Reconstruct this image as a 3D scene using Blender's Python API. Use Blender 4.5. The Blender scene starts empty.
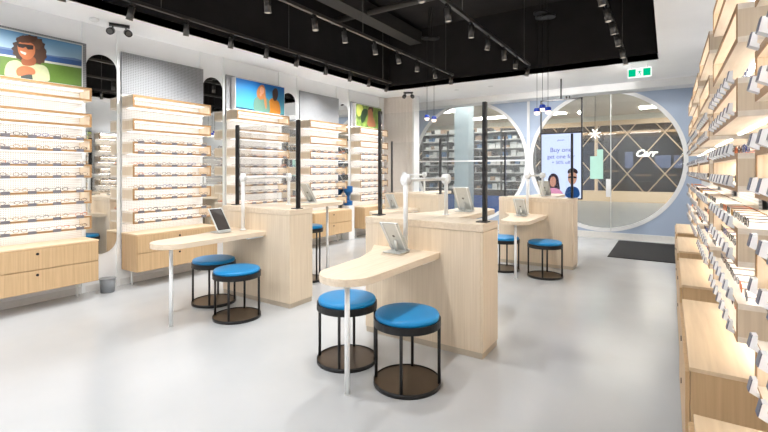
import bpy, math, random
from mathutils import Vector, Matrix
random.seed(7)
PI = math.pi
SC = bpy.context.scene
COL = SC.collection

# ------------------------------------------------------------------ camera
F = 434.0
CAMH = 1.5
YAW = math.atan2(284.0, 434.0)
SN, CS = math.sin(YAW), math.cos(YAW)
cam_d = bpy.data.cameras.new('camera')
cam_d.sensor_width = 36.0
cam_d.lens = 36.0 * F / 768.0
cam_d.shift_y = -45.5 / 768.0
cam_d.clip_start = 0.02
cam = bpy.data.objects.new('camera', cam_d)
cam.location = (0, 0, CAMH)
cam.rotation_euler = (PI / 2, 0, YAW)
COL.objects.link(cam)
SC.camera = cam

def ray(px, py):
    r = (px - 384.0) / F
    u = (170.5 - py) / F
    return (CS * r - SN, SN * r + CS, u)          # per unit of depth
def onX(px, py, X):
    a, b, u = ray(px, py); d = X / a
    return (X, b * d, CAMH + u * d)
def onZ(px, py, z):
    a, b, u = ray(px, py); d = (z - CAMH) / u
    return (a * d, b * d, z)
def Y_on_track(px, X):
    a, b, u = ray(px, 0); return b * X / a

# ------------------------------------------------------------------ materials
def lin(c):
    return tuple(((v / 255.0) / 12.92 if v / 255.0 <= 0.04045 else ((v / 255.0 + 0.055) / 1.055) ** 2.4) for v in c)
def base_mat(name):
    m = bpy.data.materials.new(name); m.use_nodes = True
    nt = m.node_tree
    return m, nt, nt.nodes['Principled BSDF']
def mat(name, rgb, rough=0.5, metal=0.0, noise=0.03, scale=20.0, spec=0.5, coat=0.0):
    m, nt, b = base_mat(name)
    b.inputs['Roughness'].default_value = rough
    b.inputs['Metallic'].default_value = metal
    b.inputs['Specular IOR Level'].default_value = spec
    b.inputs['Coat Weight'].default_value = coat
    c = lin(rgb)
    tc = nt.nodes.new('ShaderNodeTexCoord')
    n = nt.nodes.new('ShaderNodeTexNoise'); n.inputs['Scale'].default_value = scale
    n.inputs['Detail'].default_value = 3
    nt.links.new(tc.outputs['Object'], n.inputs['Vector'])
    r = nt.nodes.new('ShaderNodeValToRGB')
    r.color_ramp.elements[0].position = 0.3; r.color_ramp.elements[1].position = 0.7
    r.color_ramp.elements[0].color = tuple(v * (1 - noise) for v in c) + (1,)
    r.color_ramp.elements[1].color = tuple(min(1, v * (1 + noise)) for v in c) + (1,)
    nt.links.new(n.outputs['Fac'], r.inputs['Fac'])
    nt.links.new(r.outputs['Color'], b.inputs['Base Color'])
    return m
def veneer(name, rgb, scl=(55, 55, 1.6), dark=0.86, rough=0.42):
    m, nt, b = base_mat(name)
    c = lin(rgb)
    tc = nt.nodes.new('ShaderNodeTexCoord')
    mp = nt.nodes.new('ShaderNodeMapping'); mp.inputs['Scale'].default_value = scl
    nt.links.new(tc.outputs['Object'], mp.inputs['Vector'])
    n = nt.nodes.new('ShaderNodeTexNoise'); n.inputs['Scale'].default_value = 1.0
    n.inputs['Detail'].default_value = 4; n.inputs['Distortion'].default_value = 0.4
    nt.links.new(mp.outputs['Vector'], n.inputs['Vector'])
    r = nt.nodes.new('ShaderNodeValToRGB')
    r.color_ramp.elements[0].position = 0.32; r.color_ramp.elements[1].position = 0.66
    r.color_ramp.elements[0].color = (c[0] * dark, c[1] * dark * .975, c[2] * dark * .94, 1)
    r.color_ramp.elements[1].color = tuple(min(1, v * 1.03) for v in c) + (1,)
    nt.links.new(n.outputs['Fac'], r.inputs['Fac'])
    nt.links.new(r.outputs['Color'], b.inputs['Base Color'])
    b.inputs['Roughness'].default_value = rough
    b.inputs['Specular IOR Level'].default_value = 0.35
    return m
def dots(name, rgb, dot_rgb, pitch, rad, rough=0.5, metal=0.0):
    m, nt, b = base_mat(name)
    tc = nt.nodes.new('ShaderNodeTexCoord')
    def vm(op, a, vec):
        n = nt.nodes.new('ShaderNodeVectorMath'); n.operation = op
        nt.links.new(a, n.inputs[0])
        if vec is not None: n.inputs[1].default_value = vec
        return n
    a = vm('MULTIPLY', tc.outputs['Object'], (0, 1 / pitch, 1 / pitch))
    f = vm('FRACTION', a.outputs[0], None)
    s = vm('SUBTRACT', f.outputs[0], (0, .5, .5))
    l = vm('LENGTH', s.outputs[0], None)
    lt = nt.nodes.new('ShaderNodeMath'); lt.operation = 'LESS_THAN'; lt.inputs[1].default_value = rad
    nt.links.new(l.outputs['Value'], lt.inputs[0])
    mx = nt.nodes.new('ShaderNodeMix'); mx.data_type = 'RGBA'
    nt.links.new(lt.outputs[0], mx.inputs[0])
    mx.inputs[6].default_value = lin(rgb) + (1,); mx.inputs[7].default_value = lin(dot_rgb) + (1,)
    nt.links.new(mx.outputs[2], b.inputs['Base Color'])
    b.inputs['Roughness'].default_value = rough; b.inputs['Metallic'].default_value = metal
    return m
def emit(name, rgb, strength):
    m = bpy.data.materials.new(name); m.use_nodes = True
    nt = m.node_tree; nt.nodes.clear()
    e = nt.nodes.new('ShaderNodeEmission'); e.inputs[0].default_value = lin(rgb) + (1,); e.inputs[1].default_value = strength
    o = nt.nodes.new('ShaderNodeOutputMaterial'); nt.links.new(e.outputs[0], o.inputs[0])
    return m
def pane_mat(name, tint=(1, 1, 1), gloss=0.08, rough=0.0, film=0.0):
    m = bpy.data.materials.new(name); m.use_nodes = True
    nt = m.node_tree; nt.nodes.clear()
    t = nt.nodes.new('ShaderNodeBsdfTransparent'); t.inputs[0].default_value = tint + (1,)
    g = nt.nodes.new('ShaderNodeBsdfGlossy'); g.inputs['Roughness'].default_value = rough
    fr = nt.nodes.new('ShaderNodeLayerWeight'); fr.inputs['Blend'].default_value = 0.25
    ml = nt.nodes.new('ShaderNodeMath'); ml.operation = 'MULTIPLY_ADD'
    ml.inputs[1].default_value = 0.6; ml.inputs[2].default_value = gloss * 0.15
    nt.links.new(fr.outputs['Fresnel'], ml.inputs[0])
    mx = nt.nodes.new('ShaderNodeMixShader')
    nt.links.new(ml.outputs[0], mx.inputs[0]); nt.links.new(t.outputs[0], mx.inputs[1]); nt.links.new(g.outputs[0], mx.inputs[2])
    last = mx
    if film > 0:
        d = nt.nodes.new('ShaderNodeBsdfDiffuse'); d.inputs[0].default_value = (.85, .87, .88, 1)
        m2 = nt.nodes.new('ShaderNodeMixShader'); m2.inputs[0].default_value = film
        nt.links.new(mx.outputs[0], m2.inputs[1]); nt.links.new(d.outputs[0], m2.inputs[2]); last = m2
    o = nt.nodes.new('ShaderNodeOutputMaterial'); nt.links.new(last.outputs[0], o.inputs[0])
    return m

OAK = veneer('pale_oak', (227, 210, 186), scl=(80, 80, 1.6), dark=.91)
OAK_H = veneer('pale_oak_top', (228, 212, 190), scl=(38, 2.2, 38), dark=.90)
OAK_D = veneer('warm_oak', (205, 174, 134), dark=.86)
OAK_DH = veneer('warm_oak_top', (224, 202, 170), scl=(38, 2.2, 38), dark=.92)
OAK_E = veneer('oak_edge', (168, 132, 92), scl=(30, 3, 30))
OAK_T = veneer('shelf_oak', (244, 234, 220), scl=(30, 3, 30), dark=.92)
WHITE = mat('white_paint', (226, 226, 225), .6, noise=.015)
WALLP = mat('wall_paint', (240, 241, 242), .65, noise=.015, scale=4)
CEILW = mat('ceiling_paint', (246, 246, 246), .7, noise=.01, scale=3)
BLACKC = mat('black_ceiling_paint', (42, 40, 40), .9, noise=.15, scale=3, spec=.2)
BLACKM = mat('black_metal', (26, 25, 25), .38, .2, noise=.1)
DUCT = mat('dark_duct', (72, 70, 68), .6, .3)
TRACKM = mat('track_metal', (78, 75, 72), .4, .5)
SPOTM = mat('spot_housing', (96, 94, 92), .35, .4)
WMETAL = mat('white_powder_coat', (238, 240, 240), .3, noise=.01)
BLUE = mat('blue_vinyl', (5, 132, 194), .38, noise=.05, scale=8)
BASEB = mat('bronze_plate', (84, 68, 52), .35, .3, noise=.1, scale=6)
SILVER = mat('brushed_silver', (205, 208, 206), .35, .35)
SCREEN = mat('dark_screen', (70, 66, 64), .12)
MIRROR = mat('mirror_silver', (238, 240, 240), .015, 1.0, noise=.0)
PEG = dots('white_pegboard', (244, 242, 238), (182, 178, 172), .021, .23)
PERF = dots('grey_perforated_metal', (142, 144, 147), (88, 90, 94), .022, .30, .5)
GREYP = mat('grey_panel_paint', (140, 142, 145), .55)
TAG = mat('grey_tag_plastic', (118, 116, 122), .35)
HOLD = mat('white_holder_plastic', (226, 230, 236), .25)
TAGD = mat('slate_tag_face', (92, 98, 118), .3)
MATB = mat('black_mat_fibre', (38, 37, 38), .95, noise=.4, scale=60)
BINM = mat('grey_bin_plastic', (132, 136, 140), .5)
DBLUE = mat('deep_blue_lacquer', (18, 88, 148), .35)
BFILM = mat('blue_window_film', (164, 178, 198), .5, noise=.03, scale=2)
PLEXI = pane_mat('clear_plexi', (.98, .985, .985), .03, film=.012)
GLASS = pane_mat('shop_glass', (.90, .92, .92), .18, film=.05)
LENS = pane_mat('spectacle_lens', (.86, .88, .9), .2)
LEDM = emit('led_strip_glow', (252, 249, 246), 14.0)
LEDW = emit('led_panel_glow', (247, 248, 252), 1.8)
UPFILL = emit('uplight_glow', (250, 250, 252), 3.4)  # glow of the uplights added to lift ceiling and upper wall
FRAMES = {
    'black': mat('black_acetate', (22, 20, 20), .25),
    'brown': mat('brown_acetate', (92, 56, 34), .3),
    'blue': mat('blue_acetate', (46, 66, 140), .3),
    'grey': mat('grey_acetate', (120, 118, 120), .3),
    'orange': mat('orange_acetate', (214, 110, 44), .3),
    'gold': mat('gold_wire', (176, 138, 82), .3, .7),
}

# floor: pale glossy resin
def floor_mat():
    m, nt, b = base_mat('pale_grey_resin')
    tc = nt.nodes.new('ShaderNodeTexCoord')
    n = nt.nodes.new('ShaderNodeTexNoise'); n.inputs['Scale'].default_value = 0.9; n.inputs['Detail'].default_value = 5
    nt.links.new(tc.outputs['Object'], n.inputs['Vector'])
    r = nt.nodes.new('ShaderNodeValToRGB')
    r.color_ramp.elements[0].position = .3; r.color_ramp.elements[1].position = .7
    r.color_ramp.elements[0].color = lin((182, 185, 187)) + (1,)
    r.color_ramp.elements[1].color = lin((193, 195, 197)) + (1,)
    nt.links.new(n.outputs['Fac'], r.inputs['Fac']); nt.links.new(r.outputs['Color'], b.inputs['Base Color'])
    n2 = nt.nodes.new('ShaderNodeTexNoise'); n2.inputs['Scale'].default_value = 3.0; n2.inputs['Detail'].default_value = 4
    nt.links.new(tc.outputs['Object'], n2.inputs['Vector'])
    mr = nt.nodes.new('ShaderNodeMapRange'); mr.inputs['To Min'].default_value = .16; mr.inputs['To Max'].default_value = .28
    nt.links.new(n2.outputs['Fac'], mr.inputs['Value']); nt.links.new(mr.outputs[0], b.inputs['Roughness'])
    b.inputs['Specular IOR Level'].default_value = 0.55
    return m
FLOORM = floor_mat()

# ------------------------------------------------------------------ mesh builder
class MB:
    def __init__(s): s.v = []; s.f = []; s.m = []; s.s = []
    def add(s, vs, fs, mi=0, smooth=False):
        k = len(s.v); s.v += [tuple(v) for v in vs]
        for f in fs: s.f.append(tuple(i + k for i in f)); s.m.append(mi); s.s.append(smooth)
        return s
    def box(s, x0, x1, y0, y1, z0, z1, mi=0):
        vs = [(x, y, z) for x in (x0, x1) for y in (y0, y1) for z in (z0, z1)]
        return s.add(vs, [(0, 1, 3, 2), (4, 6, 7, 5), (0, 4, 5, 1), (2, 3, 7, 6), (0, 2, 6, 4), (1, 5, 7, 3)], mi)
    def tube(s, a, b, r, n=12, mi=0, r2=None, caps=True):
        a = Vector(a); b = Vector(b); d = (b - a).normalized()
        t = Vector((0, 0, 1)) if abs(d.z) < .9 else Vector((1, 0, 0))
        u = d.cross(t).normalized(); w = d.cross(u)
        r2 = r if r2 is None else r2
        vs = []
        for p, q in ((a, r), (b, r2)):
            for i in range(n):
                an = 2 * PI * i / n
                vs.append(p + u * (q * math.cos(an)) + w * (q * math.sin(an)))
        k = len(s.v)
        s.add(vs, [(i, (i + 1) % n, n + (i + 1) % n, n + i) for i in range(n)], mi, True)
        if caps:
            s.f.append(tuple(k + i for i in range(n))[::-1]); s.m.append(mi); s.s.append(False)
            s.f.append(tuple(k + n + i for i in range(n))); s.m.append(mi); s.s.append(False)
        return s
    def lathe(s, prof, n=32, c=(0, 0, 0), mi=0, smooth=True):
        vs = []; fs = []
        for (r, z) in prof:
            for i in range(n):
                an = 2 * PI * i / n
                vs.append((c[0] + r * math.cos(an), c[1] + r * math.sin(an), c[2] + z))
        m = len(prof)
        for j in range(m - 1):
            for i in range(n):
                fs.append((j * n + i, j * n + (i + 1) % n, (j + 1) * n + (i + 1) % n, (j + 1) * n + i))
        if prof[0][0] > 0: fs.append(tuple(range(n))[::-1])
        if prof[-1][0] > 0: fs.append(tuple((m - 1) * n + i for i in range(n)))
        return s.add(vs, fs, mi, smooth)
    def ball(s, c, r, n=14, mi=0, sq=(1, 1, 1)):
        k = len(s.v)
        prof = [(r * math.sin(PI * j / 8) + (1e-5 if j in (0, 8) else 0), -r * math.cos(PI * j / 8)) for j in range(9)]
        s.lathe(prof, n, (0, 0, 0), mi)
        for i in range(k, len(s.v)):
            v = s.v[i]; s.v[i] = (c[0] + v[0] * sq[0], c[1] + v[1] * sq[1], c[2] + v[2] * sq[2])
        return s
    def prism(s, pts, z0, z1, mi=0, smooth=False):
        n = len(pts)
        vs = [(x, y, z0) for x, y in pts] + [(x, y, z1) for x, y in pts]
        k = len(s.v)
        s.add(vs, [(i, (i + 1) % n, n + (i + 1) % n, n + i) for i in range(n)], mi, smooth)
        s.f.append(tuple(k + i for i in range(n))[::-1]); s.m.append(mi); s.s.append(False)
        s.f.append(tuple(k + n + i for i in range(n))); s.m.append(mi); s.s.append(False)
        return s
    def plateX(s, pts, x0, x1, mi=0):
        """outline in (y, z) given a thickness along x"""
        n = len(pts)
        vs = [(x0, y, z) for y, z in pts] + [(x1, y, z) for y, z in pts]
        fs = [(i, (i + 1) % n, n + (i + 1) % n, n + i) for i in range(n)] + [tuple(range(n))[::-1], tuple(n + i for i in range(n))]
        return s.add(vs, fs, mi)
    def plateY(s, pts, y0, y1, mi=0):
        n = len(pts)
        vs = [(x, y0, z) for x, z in pts] + [(x, y1, z) for x, z in pts]
        fs = [(i, (i + 1) % n, n + (i + 1) % n, n + i) for i in range(n)] + [tuple(range(n))[::-1], tuple(n + i for i in range(n))]
        return s.add(vs, fs, mi)
    def xf(s, M, start=0):
        for i in range(start, len(s.v)): s.v[i] = tuple(M @ Vector(s.v[i]))
        return s
    def build(s, name, mats, parent=None, loc=(0, 0, 0), rz=0, bevel=0):
        me = bpy.data.meshes.new(name); me.from_pydata(s.v, [], s.f)
        if not isinstance(mats, (list, tuple)): mats = [mats]
        for m in mats: me.materials.append(m)
        for p, mi, sm in zip(me.polygons, s.m, s.s): p.material_index = mi; p.use_smooth = sm
        import bmesh
        b = bmesh.new(); b.from_mesh(me); bmesh.ops.recalc_face_normals(b, faces=b.faces); b.to_mesh(me); b.free()
        o = bpy.data.objects.new(name, me); COL.objects.link(o)
        o.location = loc; o.rotation_euler = (0, 0, rz)
        if parent: o.parent = parent
        if bevel:
            bv = o.modifiers.new('bevel', 'BEVEL'); bv.width = bevel; bv.segments = 2; bv.limit_method = 'ANGLE'
        return o
def tag(o, label=None, cat=None, group=None, kind=None):
    if label: o['label'] = label
    if cat: o['category'] = cat
    if group: o['group'] = group
    if kind: o['kind'] = kind
    return o
def empty(name, loc=(0, 0, 0), rz=0):
    o = bpy.data.objects.new(name, None); COL.objects.link(o)
    o.location = loc; o.rotation_euler = (0, 0, rz); o.empty_display_size = .1
    return o
def copy_tree(o, parent=None):
    c = o.copy(); COL.objects.link(c); c.parent = parent
    for ch in KIDS(o): copy_tree(ch, c)
    return c
def KIDS(o): return [c for c in list(bpy.data.objects) if c.parent == o]
def struct(name, mb, m, label=None):
    o = mb.build(name, m); o['kind'] = 'structure'
    if label: o['label'] = label
    return o
ORD = ['first', 'second', 'third', 'fourth', 'fifth', 'sixth', 'seventh', 'eighth', 'ninth', 'tenth']

# ------------------------------------------------------------------ dimensions
XL, XR = -6.0, 0.56
YB = 10.73
HS = 3.32
RX0, RX1, RY0, RY1 = -5.36, -0.13, -1.5, 8.40
HR = 4.6
YREAR = -3.0

struct('floor', MB().box(XL - .1, XR + .1, YREAR, YB + .12, -.08, 0), FLOORM)
struct('wall_left', MB().box(XL - .12, XL, YREAR, YB + .1, 0, HS), WALLP)
struct('wall_right', MB().box(XR, XR + .12, YREAR, YB + .1, 0, HS), WALLP)
# plain white rear wall behind the camera
rw = MB().box(XL - .12, XR + .12, YREAR - .12, YREAR, 0, HS)
struct('wall_rear', rw, WALLP)
# ceiling ring (white) around a black raised bay
c = MB()
c.box(XL - .12, RX0, YREAR - .12, YB + .12, HS, HS + .1)
c.box(RX1, XR + .12, YREAR - .12, YB + .12, HS, HS + .1)
c.box(RX0, RX1, RY1, YB + .12, HS, HS + .1)
c.box(RX0, RX1, YREAR - .12, RY0, HS, HS + .1)
struct('ceiling', c, CEILW)
c = MB()
z0 = HS + .001
c.box(RX0 - .06, RX0, RY0, RY1, z0, HR).box(RX1, RX1 + .06, RY0, RY1, z0, HR)
c.box(RX0, RX1, RY1, RY1 + .06, z0, HR).box(RX0, RX1, RY0 - .06, RY0, z0, HR)
c.box(RX0 - .06, RX1 + .06, RY0 - .06, RY1 + .06, HR, HR + .1)
struct('ceiling_bay', c, BLACKC, 'black raised ceiling bay above the shop floor')
# black ceiling ducts and pipes
d = MB(); d.box(-4.75, -4.45, -1.4, 8.3, 4.25, 4.5)
tag(d.build('ceiling_duct', DUCT), 'long rectangular grey duct running under the black ceiling', 'duct')
d = MB(); d.tube((-5.3, 6.3, 4.3), (-.2, 6.3, 4.3), .05)
tag(d.build('ceiling_pipe', DUCT), 'dark round pipe crossing the black ceiling from side to side', 'pipe')

# slim wall trims on the left wall, at the edges of each display bay
UL = [1.27, 2.87, 4.47, 6.14, 7.75]; WL = 1.13
k = 1
for y in UL:
    for yy in (y - .035, y + WL + .03):
        struct('trim_%d' % k, MB().box(XL, XL + .018, yy - .02, yy + .02, 0, HS), WMETAL); k += 1
struct('baseboard_left', MB().box(XL + .0, XL + .012, YREAR, 9.17, 0, .08), WHITE)
# ribbed wing wall at the far left corner
w = MB(); w.box(XL, -5.17, 9.17, 9.40, 0, HS)
for i in range(20):
    x = XL + .02 + i * .041
    w.box(x, x + .022, 9.155, 9.17, 0, HS - .03)
struct('wall_wing', w, mat('beige_ribbed_panel', (224, 216, 208), .6))
struct('trim_%d' % k, MB().box(-5.17, -5.13, 9.15, 9.42, 0, HS), WHITE); k += 1

# ------------------------------------------------------------------ shopfront with round windows
CZ, CR = 1.725, 1.545
CX = (-4.41, -1.23)
def ring_panel(x0, x1, cx, y0, y1, z0, z1, r, n=72):
    """rectangular slab with a round hole"""
    mb = MB()
    corners = [math.atan2(a, b) for a, b in ((z1 - CZ, x1 - cx), (z1 - CZ, x0 - cx), (z0 - CZ, x0 - cx), (z0 - CZ, x1 - cx))]
    angs = sorted(set([2 * PI * i / n - PI for i in range(n)] + corners))
    m = len(angs); vs = []
    for a in angs:
        ca, sa = math.cos(a), math.sin(a)
        ts = []
        if ca > 1e-9: ts.append((x1 - cx) / ca)
        if ca < -1e-9: ts.append((x0 - cx) / ca)
        if sa > 1e-9: ts.append((z1 - CZ) / sa)
        if sa < -1e-9: ts.append((z0 - CZ) / sa)
        t = min(ts)
        for y in (y0, y1):
            vs.append((cx + r * ca, y, CZ + r * sa)); vs.append((cx + t * ca, y, CZ + t * sa))
    fs = []
    for i in range(m):
        a = 4 * i; b = 4 * ((i + 1) % m)
        fs += [(a, a + 1, b + 1, b), (a + 2, b + 2, b + 3, a + 3), (a, b, b + 2, a + 2), (a + 1, a + 3, b + 3, b + 1)]
    return mb.add(vs, fs)
def ring(cx, y0, y1, r0, r1, n=72):
    mb = MB(); vs = []; fs = []
    for i in range(n):
        a = 2 * PI * i / n
        for y in (y0, y1):
            for r in (r0, r1): vs.append((cx + r * math.cos(a), y, CZ + r * math.sin(a)))
    for i in range(n):
        a = 4 * i; b = 4 * ((i + 1) % n)
        fs += [(a, a + 1, b + 1, b), (a + 2, b + 2, b + 3, a + 3), (a, b, b + 2, a + 2), (a + 1, a + 3, b + 3, b + 1)]
    return mb.add(vs, fs, 0, False)
for i, (x0, x1, cx) in enumerate(((-6.0, -2.86, CX[0]), (-2.80, XR, CX[1]))):
    p = ring_panel(x0, x1, cx, YB, YB + .03, .14, 3.29, CR)
    o = p.build('window_%d' % (i + 2), BFILM); o['kind'] = 'structure'
    o['label'] = 'pale blue window panel with a large round clear opening, ' + ('far left' if i == 0 else 'beside the exit')
    rg = ring(cx, YB - .012, YB + .04, CR - .045, CR + .035); rg.build('window_ring', WHITE, o)
    g = MB(); n = 64
    g.plateY([(cx + CR * math.cos(2 * PI * j / n), CZ + CR * math.sin(2 * PI * j / n)) for j in range(n)], YB + .012, YB + .018)
    g.build('window_pane', GLASS, o)
s = MB(); s.box(-6.0, XR, YB - .03, YB + .06, 0, .14)
struct('trim_%d' % k, s, mat('sill_white', (222, 220, 214), .5)); k += 1
struct('trim_%d' % k, MB().box(-2.86, -2.80, YB - .03, YB + .06, .14, HS), WHITE); k += 1
struct('trim_%d' % k, MB().box(-6.0, XR, YB - .05, YB + .06, 3.27, HS), WHITE); k += 1
struct('trim_%d' % k, MB().box(-6.0, XR, 10.25, 10.68, 3.17, HS), WHITE); k += 1
struct('trim_%d' % k, MB().box(-1.06, -1.045, YB - .02, YB - .005, 0.0, 3.2), SILVER); k += 1
struct('trim_%d' % k, MB().box(-5.92, -2.9, YB - .03, YB - .0, 1.73, 1.765), WHITE); k += 1

# ------------------------------------------------------------------ the mall beyond
MY = 24.0
struct('mall_floor', MB().box(-22, 14, YB + .12, MY + 6, -.08, 0), mat('mall_stone_floor', (146, 152, 156), .3, noise=.06, scale=2))
struct('mall_ceiling', MB().box(-22, 14, YB + .12, MY + 6, 4.2, 4.3), mat('mall_ceiling_paint', (226, 214, 198), .8))
struct('mall_wall_side', MB().box(-22.1, -22, YB + .12, MY + 6, 0, 4.2).box(14, 14.1, YB + .12, MY + 6, 0, 4.2), WALLP)
struct('mall_wall_far', MB().box(-22, 14, MY + 6, MY + 6.1, 0, 4.2), mat('far_shop_wall', (64, 46, 34), .7))
# our own facade seen from the mall
struct('facade_wall', MB().box(-22, -6.0, YB + .1, YB + .3, 0, 4.2).box(XR, 14, YB + .1, YB + .3, 0, 4.2).box(-6.0, XR, YB + .1, YB + .3, HS, 4.2), WALLP)
shop = empty('shopfront', (0, MY, 0)); tag(shop, 'dark shopfront across the mall with brass lattice and a cursive sign', 'shopfront')
BRASS = mat('pale_brass', (214, 190, 158), .4, .1)
f = MB(); f.box(-14, 13, -.1, .1, 3.72, 3.95); f.box(-14, 13, -.1, .1, .0, .12)
for x in (-13.9, -9.4, -3.0, 1.1, 6, 12.9): f.box(x - .07, x + .07, -.12, .1, .12, 3.72)
f.build('facade_frame', BRASS, shop)
MB().box(-14, 13, -.05, .05, 3.95, 4.2).build('fascia', mat('cream_fascia', (206, 204, 190), .6), shop)
MB().box(-14, 13, .02, .04, .5, 3.72).build('glazing', pane_mat('dark_shop_glass', (.58, .50, .42), .03), shop)
MB().box(-14, 13, -.5, .0, .0, .5).build('plinth', mat('cream_stone', (222, 200, 170), .5), shop)
f = MB()
pw, ph = 1.52, 1.93
for i in range(-9, 9):
    for sgn in (1, -1):
        xa = -.12 + i * pw
        # full-height diagonal from z .5 to 3.72, slope ph/pw
        dz = 3.72 - .5; dxx = dz * pw / ph * .82
        zc = 3.27
        def xz(z): return xa + sgn * (z - zc) * pw / ph
        f.tube((xz(.5), -.14, .5), (xz(3.72), -.14, 3.72), .028, 6)
f.build('lattice', BRASS, shop)
def text(body, size, loc, rot, m, parent, name='lettering', shear=0, ext=.01, align='LEFT', off=0):
    cu = bpy.data.curves.new(name, 'FONT'); cu.body = body; cu.size = size; cu.shear = shear; cu.extrude = ext; cu.offset = off
    cu.align_x = align
    t_ = bpy.data.objects.new('tmp', cu); COL.objects.link(t_)
    bpy.context.view_layer.update()
    me = bpy.data.meshes.new_from_object(t_.evaluated_get(bpy.context.evaluated_depsgraph_get()))
    bpy.data.objects.remove(t_)
    me.materials.clear(); me.materials.append(m)
    o = bpy.data.objects.new(name, me); COL.objects.link(o)
    o.location = loc; o.rotation_euler = rot; o.parent = parent
    return o
LITW = emit('lit_sign_white', (250, 244, 235), 2.5)
xs = onX  # alias unused
def onY(px, py, Y):
    a, b, u = ray(px, py); dd = Y / b
    return (a * dd, Y, CAMH + u * dd)
p = onY(635, 156.5, MY)
text('Carr', .44, (p[0], -.22, p[2]), (PI / 2, 0, 0), LITW, shop, 'cursive_sign', shear=.45, ext=.02, off=.012)
BLS = emit('blue_screen_glow', (120, 150, 220), 1.4)
for (a, b_) in (((655, 155.5), (671, 168)), ((674, 155.5), (682, 168)), ((625, 152), (633, 168))):
    q0 = onY(*a, MY + 3); q1 = onY(*b_, MY + 3)
    MB().box(q0[0], q1[0], 2.9, 3.0, q1[2], q0[2]).build('display_screen', BLS, shop)
d = MB()
for i in range(7):
    x = -12 + i * 3.4
    d.box(x, x + 1.8, 1.2, 2.0, 0, .95)
d.build('display_case', mat('dim_case_wood', (104, 84, 66), .4), shop)
for (px, py) in ((643, 176), (612, 172), (668, 176)):
    q = onY(px, py, MY + 1.5)
    MB().box(q[0] - .35, q[0] + .35, 1.1, 1.16, q[2], q[2] + .10).build('case_light', emit('case_glow', (230, 210, 180), .5), shop)
MB().box(1.3, 1.5, 2.6, 2.9, .5, 3.1).box(1.3, 4.6, 2.6, 2.9, 3.0, 3.2).build('inner_wall_panel', mat('brown_panel', (132, 96, 74), .5), shop)
MB().box(-14, 13, .1, .3, 3.12, 3.72).build('inner_soffit', mat('sage_cream', (190, 190, 168), .6), shop)
MB().box(-14, 13, .06, .1, 3.3, 3.4).build('inner_light_line', emit('warm_line', (255, 236, 200), 1.6), shop)
# glowing ceiling panels of the mall; the first is added to light the rack
PANL = emit('mall_ceiling_glow', (255, 247, 236), 16)
for i, (x, y, w_, l_) in enumerate(((-4.6, 11.75, 2.6, .5), (-1.5, 14.2, 3.0, .5), (3.5, 17.5, 5.0, .8), (-6.5, 14.5, 3.5, .5), (-9.5, 18, 4.0, .8), (2.0, 21.5, 6.0, .7), (-6.5, 21.5, 5.0, .7))):
    o = MB().box(x - w_ / 2, x + w_ / 2, y - l_ / 2, y + l_ / 2, 4.16, 4.2).build('ceiling_light_panel', PANL)
    tag(o, ['glowing ceiling panel directly above the blue-based merchandise rack', 'glowing ceiling panel just outside the shop exit', 'wide glowing ceiling panel in mid corridor near the exit side',
            'glowing ceiling panel over the shelving outside the far round window', 'wide glowing panel at the far left of the mall corridor',
            'glowing panel above the brass lattice shopfront, exit side', 'glowing panel above the brass lattice shopfront, far side'][i], 'ceiling light', 'mall ceiling light panels')
# starburst light
p = onY(595, 134, 17.0)
b = MB()
for i in range(14):
    v = Vector((math.cos(i * 2.4) * math.sin(i * .9 + .4), math.sin(i * 2.4), math.cos(i * .9 + .4))).normalized() * .2
    b.tube((0, 0, 0), tuple(v), .012, 5)
o = empty('starburst_pendant', (p[0], 17.0, p[2])); tag(o, 'star shaped white pendant lamp hanging in the mall corridor', 'pendant lamp')
b.build('rays', LITW, o); MB().tube((0, 0, 0), (0, 0, 4.2 - p[2]), .008, 5).build('cable', BLACKM, o)
# shelving outside the far round window
ry = 12.6
rack = empty('merchandise_rack', (-5.0, ry, 0)); tag(rack, 'tall rack of pale merchandise with a blue base outside the far round window', 'rack')
MB().box(-1.75, 1.75, 0, .5, 0, .75).build('base', mat('bright_blue_laminate', (0, 92, 178), .4), rack)
MB().box(-1.75, 1.75, .44, .5, .75, 2.75).build('back_panel', mat('rack_back', (140, 150, 154), .6), rack)
b = MB()
for i in range(8): b.box(-1.75, 1.75, 0.02, .44, .93 + i * .245, .955 + i * .245)
b.build('shelf', WHITE, rack)
b = MB()
for x in (-1.75, -.86, .0, .86, 1.72): b.box(x, x + .04, 0, .44, .75, 2.75)
b.build('upright', mat('dark_upright', (70, 70, 72), .5), rack)
MB().box(-1.75, 1.75, .0, .48, .75, .93).build('counter_top', mat('dark_top', (60, 58, 60), .5), rack)
g = MB(); random.seed(3)
mm = [mat('box_white', (224, 226, 226), .5), mat('box_blue', (96, 132, 172), .5), mat('box_dark', (60, 58, 60), .5), mat('box_tan', (186, 160, 140), .5)]
for i in range(8):
    x = -1.66
    while x < 1.6:
        w_ = random.uniform(.08, .2); h_ = random.uniform(.06, .17)
        if random.random() < .8: g.box(x, x + w_, .08, .34, .956 + i * .245, .956 + i * .245 + h_, random.choice((0, 0, 0, 1, 2, 3)))
        x += w_ + .03
o = g.build('rack_merchandise', mm); o.location = (-5.0, ry, 0)
tag(o, 'small pale, blue and dark merchandise packed on the rack outside the far window', 'merchandise', kind='stuff')
o = MB().box(-.22, .22, -.2, .2, 0, 4.2).build('mall_column', mat('pale_blue_column', (196, 214, 224), .4), None, (-5.05, 12.05, 0)); o['kind'] = 'structure'
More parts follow.
